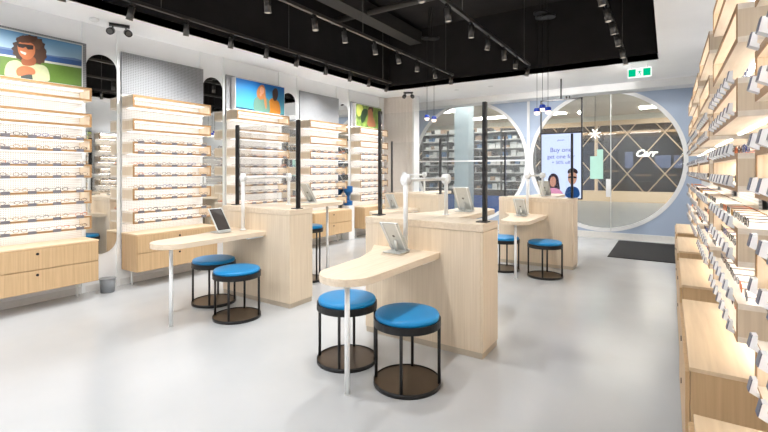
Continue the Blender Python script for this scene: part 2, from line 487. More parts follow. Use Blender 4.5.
# notices on the glass by the exit
o = MB()
q0 = onY(590, 151, YB - .02); q1 = onY(603, 179, YB - .02); qm = onY(597, 161, YB)
o.box(q0[0], q1[0], -.004, .0, q1[2], q0[2] - .12).box(qm[0], q1[0], -.004, 0, q0[2] - .12, q0[2] + .03)
o = o.build('glass_notice', mat('pale_green_print', (170, 212, 196), .5), None, (0, YB - .001, 0)); tag(o, 'pale green printed notice stuck on the round window by the exit', 'notice')
q0 = onY(606, 179, YB); q1 = onY(610.5, 197, YB)
o = MB().box(q0[0], q1[0], -.004, 0, q1[2], q0[2]).build('door_sticker', WHITE, None, (0, YB - .001, 0)); tag(o, 'narrow white vertical sticker on the round window glass', 'sticker')

# black door mat
o = MB().box(-.88, .42, 8.43, 10.5, 0, .012).build('door_mat', MATB); tag(o, 'black rectangular doormat on the floor in front of the exit', 'door mat')

# ------------------------------------------------------------------ display units
ZT = [2.47, 2.165, 1.87, 1.57, 1.27, .97]
BH, BT, DEP = .155, .023, .28
def make_unit(W, side):
    u = empty('display_unit')
    # local: back at x=0, front +x, y 0..W
    MB().box(0.0, .018, 0, W, .69, 2.5).build('pegboard', PEG, u)
    cb = MB()
    x1 = .38 if side == 'L' else .435
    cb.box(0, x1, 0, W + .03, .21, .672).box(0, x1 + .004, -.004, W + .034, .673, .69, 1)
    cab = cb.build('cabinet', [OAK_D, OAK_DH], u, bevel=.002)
    for z0, z1 in ((.452, .666), (.216, .444)):
        dr = MB().box(x1 + .002, x1 + .018, .006, W + .024, z0, z1).build('drawer', OAK_D, u, bevel=.0015)
        MB().tube((x1 + .014, W / 2, z1 - .05), (x1 + .022, W / 2, z1 - .05), .014, 16).build('finger_pull', BLACKM, dr)
    for y in (.08, W - .08):
        MB().tube((.1, y, 0), (.1, y, .21), .014, 10, 0).build('leg', WMETAL, u)
    MB().box(.10, .20, .05, W - .05, 2.471, 2.480).build('top_light', UPFILL, u)  # added strip on the display top, brightens the ceiling above
    for bi, zt in enumerate(ZT):
        zb = zt - BH
        b = MB()
        b.box(.018, DEP, 0, W, zt - BT, zt)                     # top board
        b.box(.018, DEP, 0, W, zb, zb + BT)                     # bottom board
        b.box(.018, DEP, 0, BT, zb + BT, zt - BT, 1)            # ends
        b.box(.018, DEP, W - BT, W, zb + BT, zt - BT, 1)
        b.box(DEP, DEP + .003, 0, W, zt - BT, zt, 2).box(DEP, DEP + .003, 0, W, zb, zb + BT, 2)
        b.box(DEP, DEP + .003, 0, BT, zb + BT, zt - BT, 2).box(DEP, DEP + .003, W - BT, W, zb + BT, zt - BT, 2)
        bo = b.build('shelf_box', [OAK_T, OAK, OAK_E], u)
        xa, xb = (.15, .168) if side == 'R' else (.06, .17)
        ls = MB().box(xa, xb, .04, W - .04, zt - BT - .005, zt - BT - .001).box(xa, xb, .04, W - .04, zb - .005, zb - .001)
        ls.build('light_strip', LEDM if side == 'R' else LEDW, bo)
        if bi >= 2:
            for lev, z in enumerate((zt, zb + BT)):
                if side == 'L':
                    for j in range(5):
                        yy = W * (j + .45) / 5
                        MB().box(DEP + .004, DEP + .02, yy - .036, yy + .036, z - .022, z + .012).build('price_tag', TAG, bo)
                else:
                    for j in range(7):
                        yy = W * (j + .5) / 7
                        h = MB()
                        h.plateY([(DEP + .004, z - .010), (DEP + .028, z + .002), (DEP + .020, z + .040), (DEP + .008, z + .042), (DEP + .010, z + .006), (DEP + .004, z + .004)], yy - .017, yy + .017, 0)
                        h.add([(DEP + .0305, yy - .0165, z + .004), (DEP + .0305, yy + .0165, z + .004), (DEP + .0225, yy + .0165, z + .041), (DEP + .0225, yy - .0165, z + .041),
                               (DEP + .0275, yy - .0165, z + .004), (DEP + .0275, yy + .0165, z + .004), (DEP + .0195, yy + .0165, z + .041), (DEP + .0195, yy - .0165, z + .041)],
                              [(0, 1, 2, 3), (4, 7, 6, 5), (0, 4, 5, 1), (1, 5, 6, 2), (2, 6, 7, 3), (3, 7, 4, 0)], 1)
                        h.build('price_holder', [HOLD, TAGD], bo)
    return u
LN = ['display under the curly-haired girl poster', 'display under the large perforated grey panel', 'display under the two-person poster',
      'display under the plain grey panel', 'display under the leafy green poster']
protoL = make_unit(WL, 'L')
GL = 'lit oak eyewear displays on the left wall'; GR = 'lit oak eyewear displays on the right wall'
unitsL = []
for i, y in enumerate(UL):
    o = protoL if i == 0 else copy_tree(protoL)
    o.location = (XL + .02, y, 0)
    tag(o, 'lit oak and white eyewear ' + LN[i] + ', left wall', 'display unit', GL); unitsL.append(o)
WR = 1.10
def XUR(y): return .51 + .006 * max(0, y - 1.8)   # the row stands a touch off square
UR = [0.67, 2.22, 3.77, 5.32, 6.87]
protoR = make_unit(WR, 'R')
RN = ['nearest right-wall display', 'second right-wall display', 'third right-wall display', 'fourth right-wall display', 'farthest right-wall display']
for i, y in enumerate(UR):
    o = protoR if i == 0 else copy_tree(protoR)
    o.rotation_euler = (0, 0, PI); o.location = (XUR(y), y + WR, 0)
    tag(o, 'lit oak eyewear display, ' + RN[i].replace('right-wall display', 'from the camera') + ' on the right wall' if 0 < i < 4
        else 'lit oak eyewear display, ' + ('nearest the camera' if i == 0 else 'farthest from the camera') + ' on the right wall', 'display unit', GR)

# ------------------------------------------------------------------ eyeglasses
def glasses_mesh(fm, full=True, w=.054, h=.034, shape=0):
    b = MB()
    n = 14 if full else 8; t = .0016 if full else .0021
    tr = .0013 if full else .002
    def rim(cy):
        pts = []
        for i in range(n):
            a = 2 * PI * i / n
            e = 2.0 if shape == 0 else 3.2
            ca, sa = math.cos(a), math.sin(a)
            r = (abs(ca) ** e + abs(sa) ** e) ** (-1 / e)
            pts.append((cy + ca * r * w / 2, h / 2 + .004 + sa * r * h / 2))
        vs = []; fs = []
        for (y, z) in pts:
            dy, dz = y - cy, z - (h / 2 + .004); L = math.hypot(dy, dz)
            for (o_, x) in ((0, -t), (t * 1.3, 0), (0, t), (-t * 1.3, 0)):
                vs.append((x, y + dy / L * o_, z + dz / L * o_))
        for i in range(n):
            for k in range(4):
                a = 4 * i + k; b_ = 4 * i + (k + 1) % 4; c_ = 4 * ((i + 1) % n) + (k + 1) % 4; d_ = 4 * ((i + 1) % n) + k
                fs.append((a, b_, c_, d_))
        b.add(vs, fs, 0, True)
        return pts
    P = []
    for cy in (-.035, .035): P.append(rim(cy))
    b.tube((0, -.008, h * .68), (0, .008, h * .68), .0015, 6)
    for s_ in (-1, 1):
        y = s_ * .070
        b.tube((0, s_ * .066, h * .78), (-.006, y, h * .78), .0014, 5)
        b.tube((-.004, y, h * .78), (-.108, y * .97, h * .74), tr, 5)
        b.tube((-.108, y * .97, h * .74), (-.140, y * .95, h * .35), .0018, 5)
    return b, P
protos = {}
def glasses_proto(cname, full):
    key = (cname, full)
    if key not in protos:
        sh = 0 if cname in ('gold', 'grey', 'brown') else 1
        b, P = glasses_mesh(FRAMES[cname], full, shape=sh)
        o = b.build('eyeglasses', FRAMES[cname])
        me = o.data; bpy.data.objects.remove(o)
        lens = None
        if full:
            l = MB()
            for pts in P: l.plateX(pts, -.0007, .0007)
            lo = l.build('lens', LENS); lens = lo.data; bpy.data.objects.remove(lo)
        protos[key] = (me, lens)
    return protos[key]
random.seed(11)
COLW = ['black'] * 4 + ['brown'] * 4 + ['grey'] * 5 + ['gold'] * 4 + ['blue'] * 2 + ['orange'] * 2
ROWN = ['top', 'second', 'third', 'fourth', 'fifth', 'sixth', 'seventh', 'bottom']
stuff = MB()
smats = list(FRAMES.keys())
def rows():
    for bi in range(2, 6):
        for z in (ZT[bi], ZT[bi] - BH + BT): yield z
def place_glasses(side, ui, js, full, count, budget, short, group):
    made = 0
    W = WL if side == 'L' else WR
    for li, z in enumerate(rows()):
        for j in js:
            cn = random.choice(COLW)
            jit = random.uniform(-.008, .008); ra = random.uniform(-.12, .12)
            if side == 'L':
                x = XL + .02 + DEP - .04; y = UL[ui] + W * (j + .5) / count + jit; rz = ra
                nth = ORD[j]
            else:
                x = XUR(UR[ui]) - DEP + .035; y = UR[ui] + W * (j + .5) / count + jit * .3; rz = PI + ra * .5
                nth = ORD[j]
            if budget[0] > 0:
                budget[0] -= 1; made += 1
                me, lens = glasses_proto(cn, full)
                o = bpy.data.objects.new('eyeglasses', me); COL.objects.link(o)
                o.location = (x, y, z + .0005); o.rotation_euler = (0, 0, rz)
                tag(o, '%s eyeglasses, %s from near end, %s glasses row, %s' % (cn, nth, ROWN[li], short), 'eyeglasses', group)
                if lens:
                    l = bpy.data.objects.new('lens', lens); COL.objects.link(l); l.parent = o
            else:
                b, _ = glasses_mesh(None, False, shape=0)
                k0 = len(stuff.v); b.xf(Matrix.Translation((x, y, z + .0005)) @ Matrix.Rotation(rz, 4, 'Z'))
                stuff.add(b.v, b.f, smats.index(cn), True)
    return made
budget = [300]
place_glasses('R', 0, [5, 6], True, 7, budget, RN[0], 'eyeglasses on the right-wall displays')
place_glasses('R', 1, range(7), True, 7, budget, RN[1], 'eyeglasses on the right-wall displays')
place_glasses('R', 2, range(7), True, 7, budget, RN[2], 'eyeglasses on the right-wall displays')
place_glasses('L', 0, range(6), False, 6, budget, LN[0], 'eyeglasses on the left-wall displays')
place_glasses('L', 1, range(6), False, 6, budget, LN[1], 'eyeglasses on the left-wall displays')
place_glasses('L', 2, range(6), False, 6, budget, LN[2], 'eyeglasses on the left-wall displays')
place_glasses('R', 3, range(7), False, 7, budget, RN[3], 'eyeglasses on the right-wall displays')
for ui in (3, 4): place_glasses('L', ui, range(6), False, 6, [0], '', '')
for ui in (4,): place_glasses('R', ui, range(7), False, 7, [0], '', '')
tag(stuff.build('far_eyeglasses', [FRAMES[k_] for k_ in smats]), 'small eyeglasses in many colours on the farthest displays of both walls', 'eyeglasses', kind='stuff')

# ------------------------------------------------------------------ capsule mirrors between displays
def mirror(x, sx, yc, label, group):
    r, zb, zt = .178, .45, 2.96
    pts = []
    for i in range(17): a = PI * i / 16; pts.append((r * math.cos(a), zt - r + r * math.sin(a)))
    for i in range(17): a = PI + PI * i / 16; pts.append((r * math.cos(a), zb + r + r * math.sin(a)))
    o = MB().plateX(pts, 0, sx * .012).build('wall_mirror', MIRROR, None, (x, yc, 0)); tag(o, label, 'mirror', group)
    big = [(y * 1.03, z + (.006 if z > 1.7 else -.006)) for y, z in pts]
    MB().plateX(big, 0, sx * .008).build('mirror_frame', WMETAL, o)
gapsL = [(UL[i] + WL + UL[i + 1]) / 2 for i in range(4)]
for i, y in enumerate(gapsL):
    mirror(XL + .001, 1, y, 'tall round-ended wall mirror between the ' + ['girl poster and perforated panel displays', 'perforated panel and two-person poster displays',
           'two-person poster and plain grey panel displays', 'plain grey panel and leafy poster displays'][i], 'capsule mirrors on the left wall')
for i in range(4):
    mirror(XR - .001, -1, (UR[i] + WR + UR[i + 1]) / 2, 'round-ended mirror on the right wall between %s and %s displays from camera' % (ORD[i], ORD[i + 1]), 'capsule mirrors on the right wall')

# ------------------------------------------------------------------ panels and posters above displays
def panel(i, m, label):
    o = MB().box(0, .02, -.01, WL + .05, 2.50, 3.05).build('wall_panel', m, None, (XL + .02, UL[i], 0)); tag(o, label, 'wall panel')
panel(0, PERF, 'grey perforated metal panel framing the curly-haired girl poster')
panel(1, PERF, 'large grey perforated metal panel above the second display on the left wall')
panel(2, GREYP, 'grey panel behind the poster of two people in sweaters')
panel(3, GREYP, 'plain grey wall panel between the two-person and leafy posters')
panel(4, GREYP, 'grey panel behind the leafy green poster')
def flat(rgb, name='print'): return mat('print_' + name, tuple(v * .84 for v in rgb), .45, noise=.05, scale=40)
def grad_mat(name, top, bot, z0, z1):
    m, nt, b = base_mat(name)
    tc = nt.nodes.new('ShaderNodeTexCoord'); sp = nt.nodes.new('ShaderNodeSeparateXYZ')
    nt.links.new(tc.outputs['Object'], sp.inputs[0])
    mr = nt.nodes.new('ShaderNodeMapRange'); mr.inputs['From Min'].default_value = z0; mr.inputs['From Max'].default_value = z1
    nt.links.new(sp.outputs['Z'], mr.inputs['Value'])
    r = nt.nodes.new('ShaderNodeValToRGB')
    r.color_ramp.elements[0].color = lin(bot) + (1,); r.color_ramp.elements[1].color = lin(top) + (1,)
    nt.links.new(mr.outputs[0], r.inputs['Fac']); nt.links.new(r.outputs['Color'], b.inputs['Base Color'])
    b.inputs['Roughness'].default_value = .4
    return m
def smooth_poly(pts, it=2):
    for _ in range(it):
        q = []
        for i in range(len(pts)):
            a, b = pts[i], pts[(i + 1) % len(pts)]
            q.append((a[0] * .75 + b[0] * .25, a[1] * .75 + b[1] * .25)); q.append((a[0] * .25 + b[0] * .75, a[1] * .25 + b[1] * .75))
        pts = q
    return pts
def print_shapes(root, X, crop, s, shapes, clip):
    x0, y0 = crop
    for k_, (nm, rgb, pts, sm) in enumerate(shapes):
        pts = smooth_poly(pts, 2) if sm else pts
        P = []
        for (a, b) in pts:
            q = onX(x0 + a / s, y0 + b / s, X)
            P.append((min(max(q[1], clip[0]), clip[1]), min(max(q[2], clip[2]), clip[3])))
        MB().plateX(P, X + .0004 * (k_), X + .0004 * (k_ + 1.5)).build(nm, flat(rgb, nm), root)
def poster_board(X0, X1, y0, y1, z0, z1, m, root, edge):
    MB().box(X0, X1, y0, y1, z0, z1).build('board', edge, root)
    MB().box(X1, X1 + .002, y0 + .012, y1 - .012, z0 + .006, z1 - .012).build('print_background', m, root)
def curls(cx, cy, rx, ry, n, amp, a0=0, a1=2 * PI):
    out = []
    for i in range(n * 4):
        a = a0 + (a1 - a0) * i / (n * 4)
        k_ = 1 + amp * abs(math.sin(i * PI / 4 + .4)) + amp * .5 * math.sin(i * 1.7)
        out.append((cx + rx * k_ * math.cos(a), cy + ry * k_ * math.sin(a)))
    return out
# poster 1: girl in glasses by the sea
X1 = XL + .075
r1 = empty('poster', (0, 0, 0)); tag(r1, 'poster of a smiling curly-haired child in glasses before sea and grass', 'poster', 'photo posters above the displays')
poster_board(XL + .041, X1, 1.30, 2.40, 2.505, 3.02, grad_mat('poster_sky', (66, 116, 152), (146, 166, 176), 2.75, 3.02), r1, SILVER)
sh = [
    ('sea', (44, 84, 138), [(-140, 128), (450, 222), (450, 262), (-140, 165)], False),
    ('hills', (92, 120, 160), [(-140, 118), (100, 160), (300, 195), (400, 205), (450, 218), (450, 226), (-140, 130)], False),
    ('shore', (206, 208, 196), [(-140, 160), (450, 252), (450, 264), (-140, 172)], False),
    ('grass', (88, 120, 44), [(-140, 170), (450, 263), (450, 380), (-140, 300)], False),
    ('hair_back', (62, 40, 30), curls(155, 155, 82, 66, 15, .13), False), ('hair_side', (78, 52, 38), curls(212, 190, 34, 44, 9, .18), False), ('hair_lock', (92, 62, 44), curls(196, 130, 30, 26, 7, .2), False),
    ('jacket', (186, 190, 150), [(20, 330), (28, 228), (95, 212), (130, 246), (190, 238), (248, 246), (268, 290), (268, 345), (110, 330)], True),
    ('neck', (150, 84, 50), [(118, 198), (192, 196), (196, 242), (150, 250), (112, 240)], True),
    ('face', (190, 112, 68), [(92, 128), (120, 112), (185, 128), (192, 176), (170, 212), (130, 216), (98, 180)], True),
    ('fringe', (82, 48, 30), curls(142, 104, 52, 18, 10, .16), False),
    ('glasses', (36, 26, 24), [(92, 126), (180, 138), (178, 160), (150, 160), (138, 146), (124, 152), (98, 146)], False),
    ('smile', (236, 220, 206), [(108, 166), (142, 178), (136, 190), (112, 178)], False),
    ('shirt', (62, 70, 66), [(112, 285), (170, 288), (176, 325), (112, 325)], False),
    ('hands', (186, 110, 72), [(84, 262), (128, 244), (188, 262), (192, 298), (150, 292), (118, 302), (90, 304)], True),
]
print_shapes(r1, X1 + .002, (0, 20), 5.4, sh, (1.32, 2.385, 2.513, 3.005))
# poster 2: two people under a blue sky
X2 = -5.86
r2 = empty('poster'); tag(r2, 'poster of a blonde woman and a man in orange under blue sky', 'poster', 'photo posters above the displays')
poster_board(XL + .041, X2, 4.56, 5.64, 2.50, 3.02, grad_mat('poster_blue_sky', (10, 92, 164), (74, 156, 170), 2.55, 3.0), r2, WHITE)
sh = [
    ('shore', (40, 70, 96), [(82, 312), (150, 322), (220, 335), (300, 350), (510, 385), (510, 400), (80, 330)], False),
    ('man_sweater', (216, 138, 46), [(375, 400), (378, 262), (410, 240), (455, 262), (476, 300), (482, 410)], True),
    ('man_head', (66, 40, 34), [(408, 180), (432, 152), (456, 168), (460, 225), (440, 272), (416, 262), (410, 220)], True),
    ('woman_hair', (196, 128, 74), [(272, 180), (296, 134), (332, 126), (348, 168), (352, 240), (372, 330), (352, 372), (326, 300), (296, 290), (276, 236)], True),
    ('woman_sweater', (110, 150, 134), [(246, 370), (246, 250), (282, 226), (300, 262), (330, 250), (372, 240), (388, 300), (388, 395)], True),
    ('woman_face', (222, 160, 128), [(300, 156), (318, 140), (338, 160), (336, 200), (318, 214), (304, 196)], True),
    ('woman_hand', (216, 158, 128), [(296, 205), (312, 200), (318, 222), (302, 232)], True),
    ('hair_strand', (206, 140, 84), [(330, 196), (350, 230), (364, 310), (352, 350), (338, 280)], True),
]
print_shapes(r2, X2 + .002, (225, 70), 8.64, sh, (4.575, 5.625, 2.51, 3.005))
# poster 3: person among foliage
r3 = empty('poster'); tag(r3, 'poster of a brown-haired person among sunlit green leaves, last on the left wall', 'poster', 'photo posters above the displays')
poster_board(XL + .041, -5.88, 7.82, 8.88, 2.50, 3.02, mat('leafy_print', (104, 128, 58), .5, noise=.6, scale=9), r3, WHITE)
sh = [('bright_leaves', (196, 204, 96), [(105, 110), (150, 125), (160, 180), (120, 240), (100, 200)], True),
      ('dark_leaves', (40, 66, 40), [(150, 160), (200, 165), (190, 220), (150, 300), (130, 250)], True),
      ('figure', (182, 118, 82), [(185, 315), (200, 230), (195, 170), (220, 140), (243, 165), (240, 230), (262, 280), (268, 325)], True),
      ('hair', (92, 52, 34), [(198, 175), (205, 145), (232, 138), (246, 170), (240, 200), (228, 160), (210, 168)], True)]
print_shapes(r3, -5.878, (345, 90), 8.64, sh, (7.835, 8.865, 2.51, 3.005))
# poster on the right wall
r4 = empty('poster'); tag(r4, 'dark-framed poster seen edge-on above the third display on the right wall', 'poster', 'photo posters above the displays')
MB().box(.36, .50, 3.86, 4.80, 2.52, 3.1).build('board', mat('dark_poster_edge', (70, 66, 64), .5), r4)
MB().box(.357, .36, 3.88, 4.78, 2.54, 3.08).build('print_background', mat('blue_print', (90, 140, 190), .4, noise=.2, scale=3), r4)

# blue hourglass stand
o = empty('display_stand', (-5.86, 7.52, 0)); tag(o, 'blue hourglass-shaped stand in the gap between the plain grey panel and leafy poster displays', 'display stand')
MB().lathe([(.10, 0), (.10, .09), (.035, .11), (.032, .20), (.06, .25), (.10, .30), (.10, .42)], 24, (0, 0, .74), smooth=False).build('hourglass', DBLUE, o)
MB().box(-.10, .10, -.10, .10, 0, .74).build('plinth', WHITE, o, bevel=.003)
# waste bin
b = empty('waste_bin', (-5.80, 2.62, 0)); tag(b, 'small round grey waste bin by the left wall under the mirror', 'bin')
MB().lathe([(.075, 0), (.088, .165), (.082, .165), (.07, .01)], 24).build('body', BINM, b)
MB().lathe([(.082, .16), (.094, .163), (.094, .17), (.082, .172)], 24).build('rim', BINM, b)

# ------------------------------------------------------------------ service counters
def tongue(cx, y_pod, y_c, r, flare, right, sgn):
    """outline of the round-ended table; right edge straight, left edge flared toward the counter"""
    pts = [(cx + right, y_pod), ]
    n = 18
    for i in range(n + 1):
        a = -PI * i / n if sgn < 0 else PI * i / n
        pts.append((cx - 0.0 + (right) * math.cos(a) if math.cos(a) >= 0 else cx + r * math.cos(a), y_c + r * math.sin(a)))
    # flare
    yl = y_c + (y_pod - y_c) * .45
    pts.append((cx - r - .035, yl)); pts.append((cx - r - .13, y_c + (y_pod - y_c) * .75)); pts.append((cx - flare, y_pod))
    return pts
def support_arm(root, x0, y0, x1, y1, zt=.82):
    a = MB(); zc = 1.42
    a.tube((x0, y0, zt), (x0, y0, zc + .02), .020, 16)
    a.tube((x0, y0, zc), (x1, y1, zc), .016, 14)
    a.tube((x1, y1, 1.07), (x1, y1, zc), .018, 16)
    a.tube((x0, y0, zt), (x0, y0, zt + .008), .035, 20).tube((x1, y1, 1.07), (x1, y1, 1.078), .035, 20)
    o = a.build('swing_arm', WMETAL, root)
    for (x, y) in ((x0, y0), (x1, y1)):
        j = MB(); dx = .02; j.tube((x - .012, y - .022, zc), (x + .012, y + .022, zc), .048, 24)
        j.ball((x, y, zc), .04)
        j.build('arm_joint', WMETAL, o)
def make_counter(rear_len=1.0):
    """local origin: floor at the front right corner column; x from -1.14 to 0, y 0 to .36"""
    W = 1.14; D = .36
    r = empty('service_counter')
    MB().box(-W + .006, -.006, .006, D - .006, 0, .05).build('plinth', mat('grey_plinth', (190, 176, 156), .5) if 'grey_plinth' not in bpy.data.materials else bpy.data.materials['grey_plinth'], r)
    MB().box(-W, -.022, 0, D, .05, 1.008).build('body', OAK, r, bevel=.0015)
    MB().box(-.020, 0, 0, D, .05, 1.008).build('end_panel', OAK, r, bevel=.0015)
    MB().box(-W - .002, .002, -.002, D + .002, 1.011, 1.07).build('countertop', OAK_H, r, bevel=.002)
    # front table, z .775 - .82
    cx = -.575
    t = MB().prism(tongue(cx, 0, -.98, .20, .47, .20, -1), .765, .815).build('front_table', OAK_H, r, bevel=.003)
    MB().tube((cx, -1.0, .0), (cx, -1.0, .766), .018, 18).build('table_leg', WMETAL, r)
    MB().tube((cx, -1.0, .0), (cx, -1.0, .008), .024, 18).build('leg_foot', SILVER, r)
    MB().box(cx + .13, cx + .16, -.22, 0, .745, .772).build('bracket', WMETAL, r)
    # rear table, flush with the countertop
    t = MB().prism(tongue(cx, D, D + .95, .21, .47, .21, 1)[::-1], 1.022, 1.07).build('rear_table', OAK_H, r, bevel=.003)
    MB().tube((cx, D + .93, .0), (cx, D + .93, 1.022), .018, 18).build('table_leg', WMETAL, r)
    for x in (-W + .045, -.05):
        p = MB().box(x - (.009 if x < -.5 else .015), x + (.009 if x < -.5 else .015), D * .5 - .022, D * .5 + .022, 1.07, 2.07)
        p.box(x - .008, x + .008, D * .5 - .028, D * .5 - .022, 1.08, 2.06)
        p.build('screen_post', BLACKM, r)
        MB().box(x - .06, x + .03, D * .5 - .05, D * .5 + .05, 1.07, 1.078).build('post_base', BLACKM, r)
    MB().box(-W + .06, -.068, D * .5 - .004, D * .5 + .004, 1.13, 2.04).build('clear_screen', PLEXI, r)
    support_arm(r, cx - .08 + .0, -.09, cx + .0, .55)
    return r
cA = make_counter()
specs = [(-1.225, 3.30, 'pale oak service counter nearest the camera, with black screen posts and round-ended tables'),
         (-3.43, 3.375, 'pale oak service counter standing closest to the left wall displays, beside two low stools'),
         (-1.19, 7.02, 'far pale oak service counter in front of the digital advertising screen'),
         (-3.43, 7.02, 'far pale oak service counter mostly hidden behind the nearest counter')]
for i, (x, y, lb) in enumerate(specs):
    o = cA if i == 0 else copy_tree(cA)
    o.location = (x, y, 0); tag(o, lb, 'counter', 'pale oak service counters')

# ------------------------------------------------------------------ stools
def make_stool(H, R, name='round_stool'):
    r = empty(name)
    MB().lathe([(R, 0), (R, .028), (R - .006, .03), (R - .006, .008), (R - .02, .006), (R - .02, .0)][:4], 48).build('base_ring', BLACKM, r)
    MB().lathe([(R - .007, .004), (R - .007, .02)], 48, smooth=False).build('base_plate', BASEB, r)
    zs = H - .045
    MB().lathe([(R - .025, zs - .045), (R, zs - .045), (R, zs + .006), (R - .012, zs + .006), (R - .012, zs)], 48, smooth=False).build('seat_ring', BLACKM, r)
    c_ = MB().lathe([(R - .016, zs), (R - .012, zs + .012), (R - .010, zs + .028), (R - .016, zs + .038), (R - .03, zs + .043), (R * .5, zs + .047), (.001, zs + .048)], 48)
    c_.build('seat', BLUE, r)
    for i in range(4):
        a = PI / 2 * i; rr = R - .012
        MB().tube((rr * math.cos(a), rr * math.sin(a), .015), (rr * math.cos(a), rr * math.sin(a), zs - .01), .0115, 12).build('leg', BLACKM, r)
    return r
st = make_stool(.505, .238)
sp = [(-1.545, 2.66, 'blue low stool closest to the camera, right of the white table leg', 10),
      (-2.13, 2.72, 'blue round low stool partly behind the table leg of the nearest counter', 15),
      (-3.70, 2.90, 'blue round low stool at the left counter, in front of the other one', 20),
      (-4.335, 3.08, 'blue round low stool at the left counter, under its table', 12),
      (-1.46, 6.395, 'blue round low stool fully visible in front of the far counter', 8),
      (-2.09, 6.50, 'blue round low stool half hidden beside the table leg of the far counter', 14)]
for i, (x, y, lb, off) in enumerate(sp):
    o = st if i == 0 else copy_tree(st)
    o.location = (x, y, 0); o.rotation_euler = (0, 0, math.atan2(-y, -x) - math.radians(off)); tag(o, lb, 'stool', 'low blue stools')
tall = make_stool(.755, .20, 'bar_stool'); tall.location = (-4.13, 4.42, 0); tall.rotation_euler = (0, 0, math.atan2(-4.42, 4.13) + .6)
tag(tall, 'tall blue-seated bar stool partly hidden behind the left counter', 'bar stool')

# ------------------------------------------------------------------ tablets
def make_tablet(sc=1.0):
    """width along x, screen toward +y and up, top leaning to -y"""
    r = empty('tablet_stand')
    MB().box(-.085, .085, -.11, .05, 0, .008).build('base', SILVER, r, bevel=.002)
    MB().tube((0, -.02, .008), (0, -.045, .10), .012, 10).build('stand_arm', SILVER, r)
    w, h, t = .175 * sc, .30 * sc, .012
    th = math.radians(54)
    M = Matrix.Translation((0, .03, .018)) @ Matrix.Rotation(PI / 2 - th, 4, 'X')
    M = Matrix.Translation((0, .03, .018)) @ Matrix(((1, 0, 0, 0), (0, math.sin(th), -math.cos(th), 0), (0, math.cos(th), math.sin(th), 0), (0, 0, 0, 1)))
    MB().box(-w / 2, w / 2, -t, 0, 0, h).xf(M).build('tablet', SILVER, r, bevel=.003)
    MB().box(-w / 2 + .012, w / 2 - .012, 0, .001, .014, h - .014).xf(M).build('screen', SCREEN, r)
    MB().tube((0, -t - .0012, h * .52), (0, -t, h * .52), .012, 16).xf(M).build('back_emblem', SPOTM, r)
    MB().box(-w / 2 + .018, -w / 2 + .026, -t - .006, -t, 0, h).box(w / 2 - .026, w / 2 - .018, -t - .006, -t, 0, h).xf(M).build('back_rail', WMETAL, r)
    return r
tb = make_tablet()
tp = [(-1.90, 3.12, .82, 0, 'silver tablet on a stand on the low table of the nearest counter'),
      (-4.10, 3.03, .82, -PI / 2 + .0, 'tablet showing its dark screen on the low table of the left counter'),
      (-4.02, 4.35, 1.07, 0, 'silver tablet on the high rear table of the left counter'),
      (-1.80, 4.33, 1.07, .05, 'silver tablet on the high rear table of the nearest counter'),
      (-1.86, 6.66, .82, 0, 'pale tablet on the low table of the far counter before the screen'),
      (-1.75, 7.72, 1.07, 0, 'pale tablet on the rear table of the far counter, against the screen'),
      (-4.15, 6.66, .82, 0, 'pale tablet on the table of the counter hidden behind the nearest counter')]
for i, (x, y, z, rz, lb) in enumerate(tp):
    o = tb if i == 0 else copy_tree(tb)
    o.location = (x, y, z); o.rotation_euler = (0, 0, rz); tag(o, lb, 'tablet', 'tablets on counter tables')

# ------------------------------------------------------------------ hanging advertising screen
sx, sy = -1.78, 9.15
ad = empty('advertising_screen', (sx, sy, .94)); tag(ad, 'hanging black-framed digital screen advertising glasses with two cartoon-free portraits'.replace(' cartoon-free', ''), 'screen')
hw = .395
fr = MB(); HT = 1.98
fr.box(-hw, -hw + .025, -.02, .02, 0, HT).box(hw - .025, hw, -.02, .02, 0, HT).box(-hw, hw, -.02, .02, HT - .025, HT).box(-hw, hw, -.02, .02, 0, .02)
fr.box(-hw, hw, -.02, .02, 1.29, 1.32)
fr.build('frame', BLACKM, ad)
MB().tube((0, 0, HT), (0, 0, HS - .94), .014).tube((.1, 0, HT), (.1, 0, HT + .05), .014).tube((.16, 0, HT), (.16, 0, HT + .05), .012).build('hanging_rod', BLACKM, ad)
MB().box(-hw + .025, hw - .025, -.012, .014, .02, 1.29).build('display', emit('screen_white', (200, 214, 250), .85), ad)
EM = lambda n, c_, s_=1.0: emit('screen_' + n, c_, s_)
BT_ = EM('text_blue', (96, 92, 196), .55)
for (tx, sz, z) in (('Buy one', .125, .93), ('get one for', .115, .80), ('+ 50% off', .09, .69)):
    text(tx, sz, (0, -.016, z), (PI / 2, 0, 0), BT_, ad, 'lettering', ext=.001, align='CENTER')
text('glasses', .05, (0, -.016, 1.15), (PI / 2, 0, 0), BT_, ad, 'lettering', ext=.001, align='CENTER')
EMS = .62
def scr(nm, c_, pts, kk):
    MB().plateY(smooth_poly(pts), -.0125 - .0006 * kk, -.0120 - .0006 * (kk - 1)).build(nm, EM(nm, c_, EMS), ad)
scr('woman_hair', (52, 40, 54), [(-.26, .18), (-.25, .42), (-.16, .52), (-.05, .46), (-.03, .30), (-.01, .16), (-.10, .12)], 1)
scr('woman_top', (236, 160, 196), [(-.30, .02), (-.24, .20), (-.12, .22), (.02, .16), (.06, .02)], 2)
scr('woman_face', (214, 156, 134), [(-.215, .28), (-.20, .42), (-.13, .45), (-.09, .38), (-.10, .26), (-.16, .22)], 3)
scr('man_jacket', (40, 78, 132), [(.06, .02), (.10, .22), (.20, .26), (.33, .22), (.36, .02)], 4)
scr('man_face', (206, 160, 136), [(.13, .34), (.13, .50), (.22, .56), (.30, .50), (.29, .34), (.21, .26)], 5)
scr('man_hair', (60, 50, 52), [(.12, .48), (.13, .58), (.22, .62), (.31, .57), (.31, .48), (.22, .54)], 6)
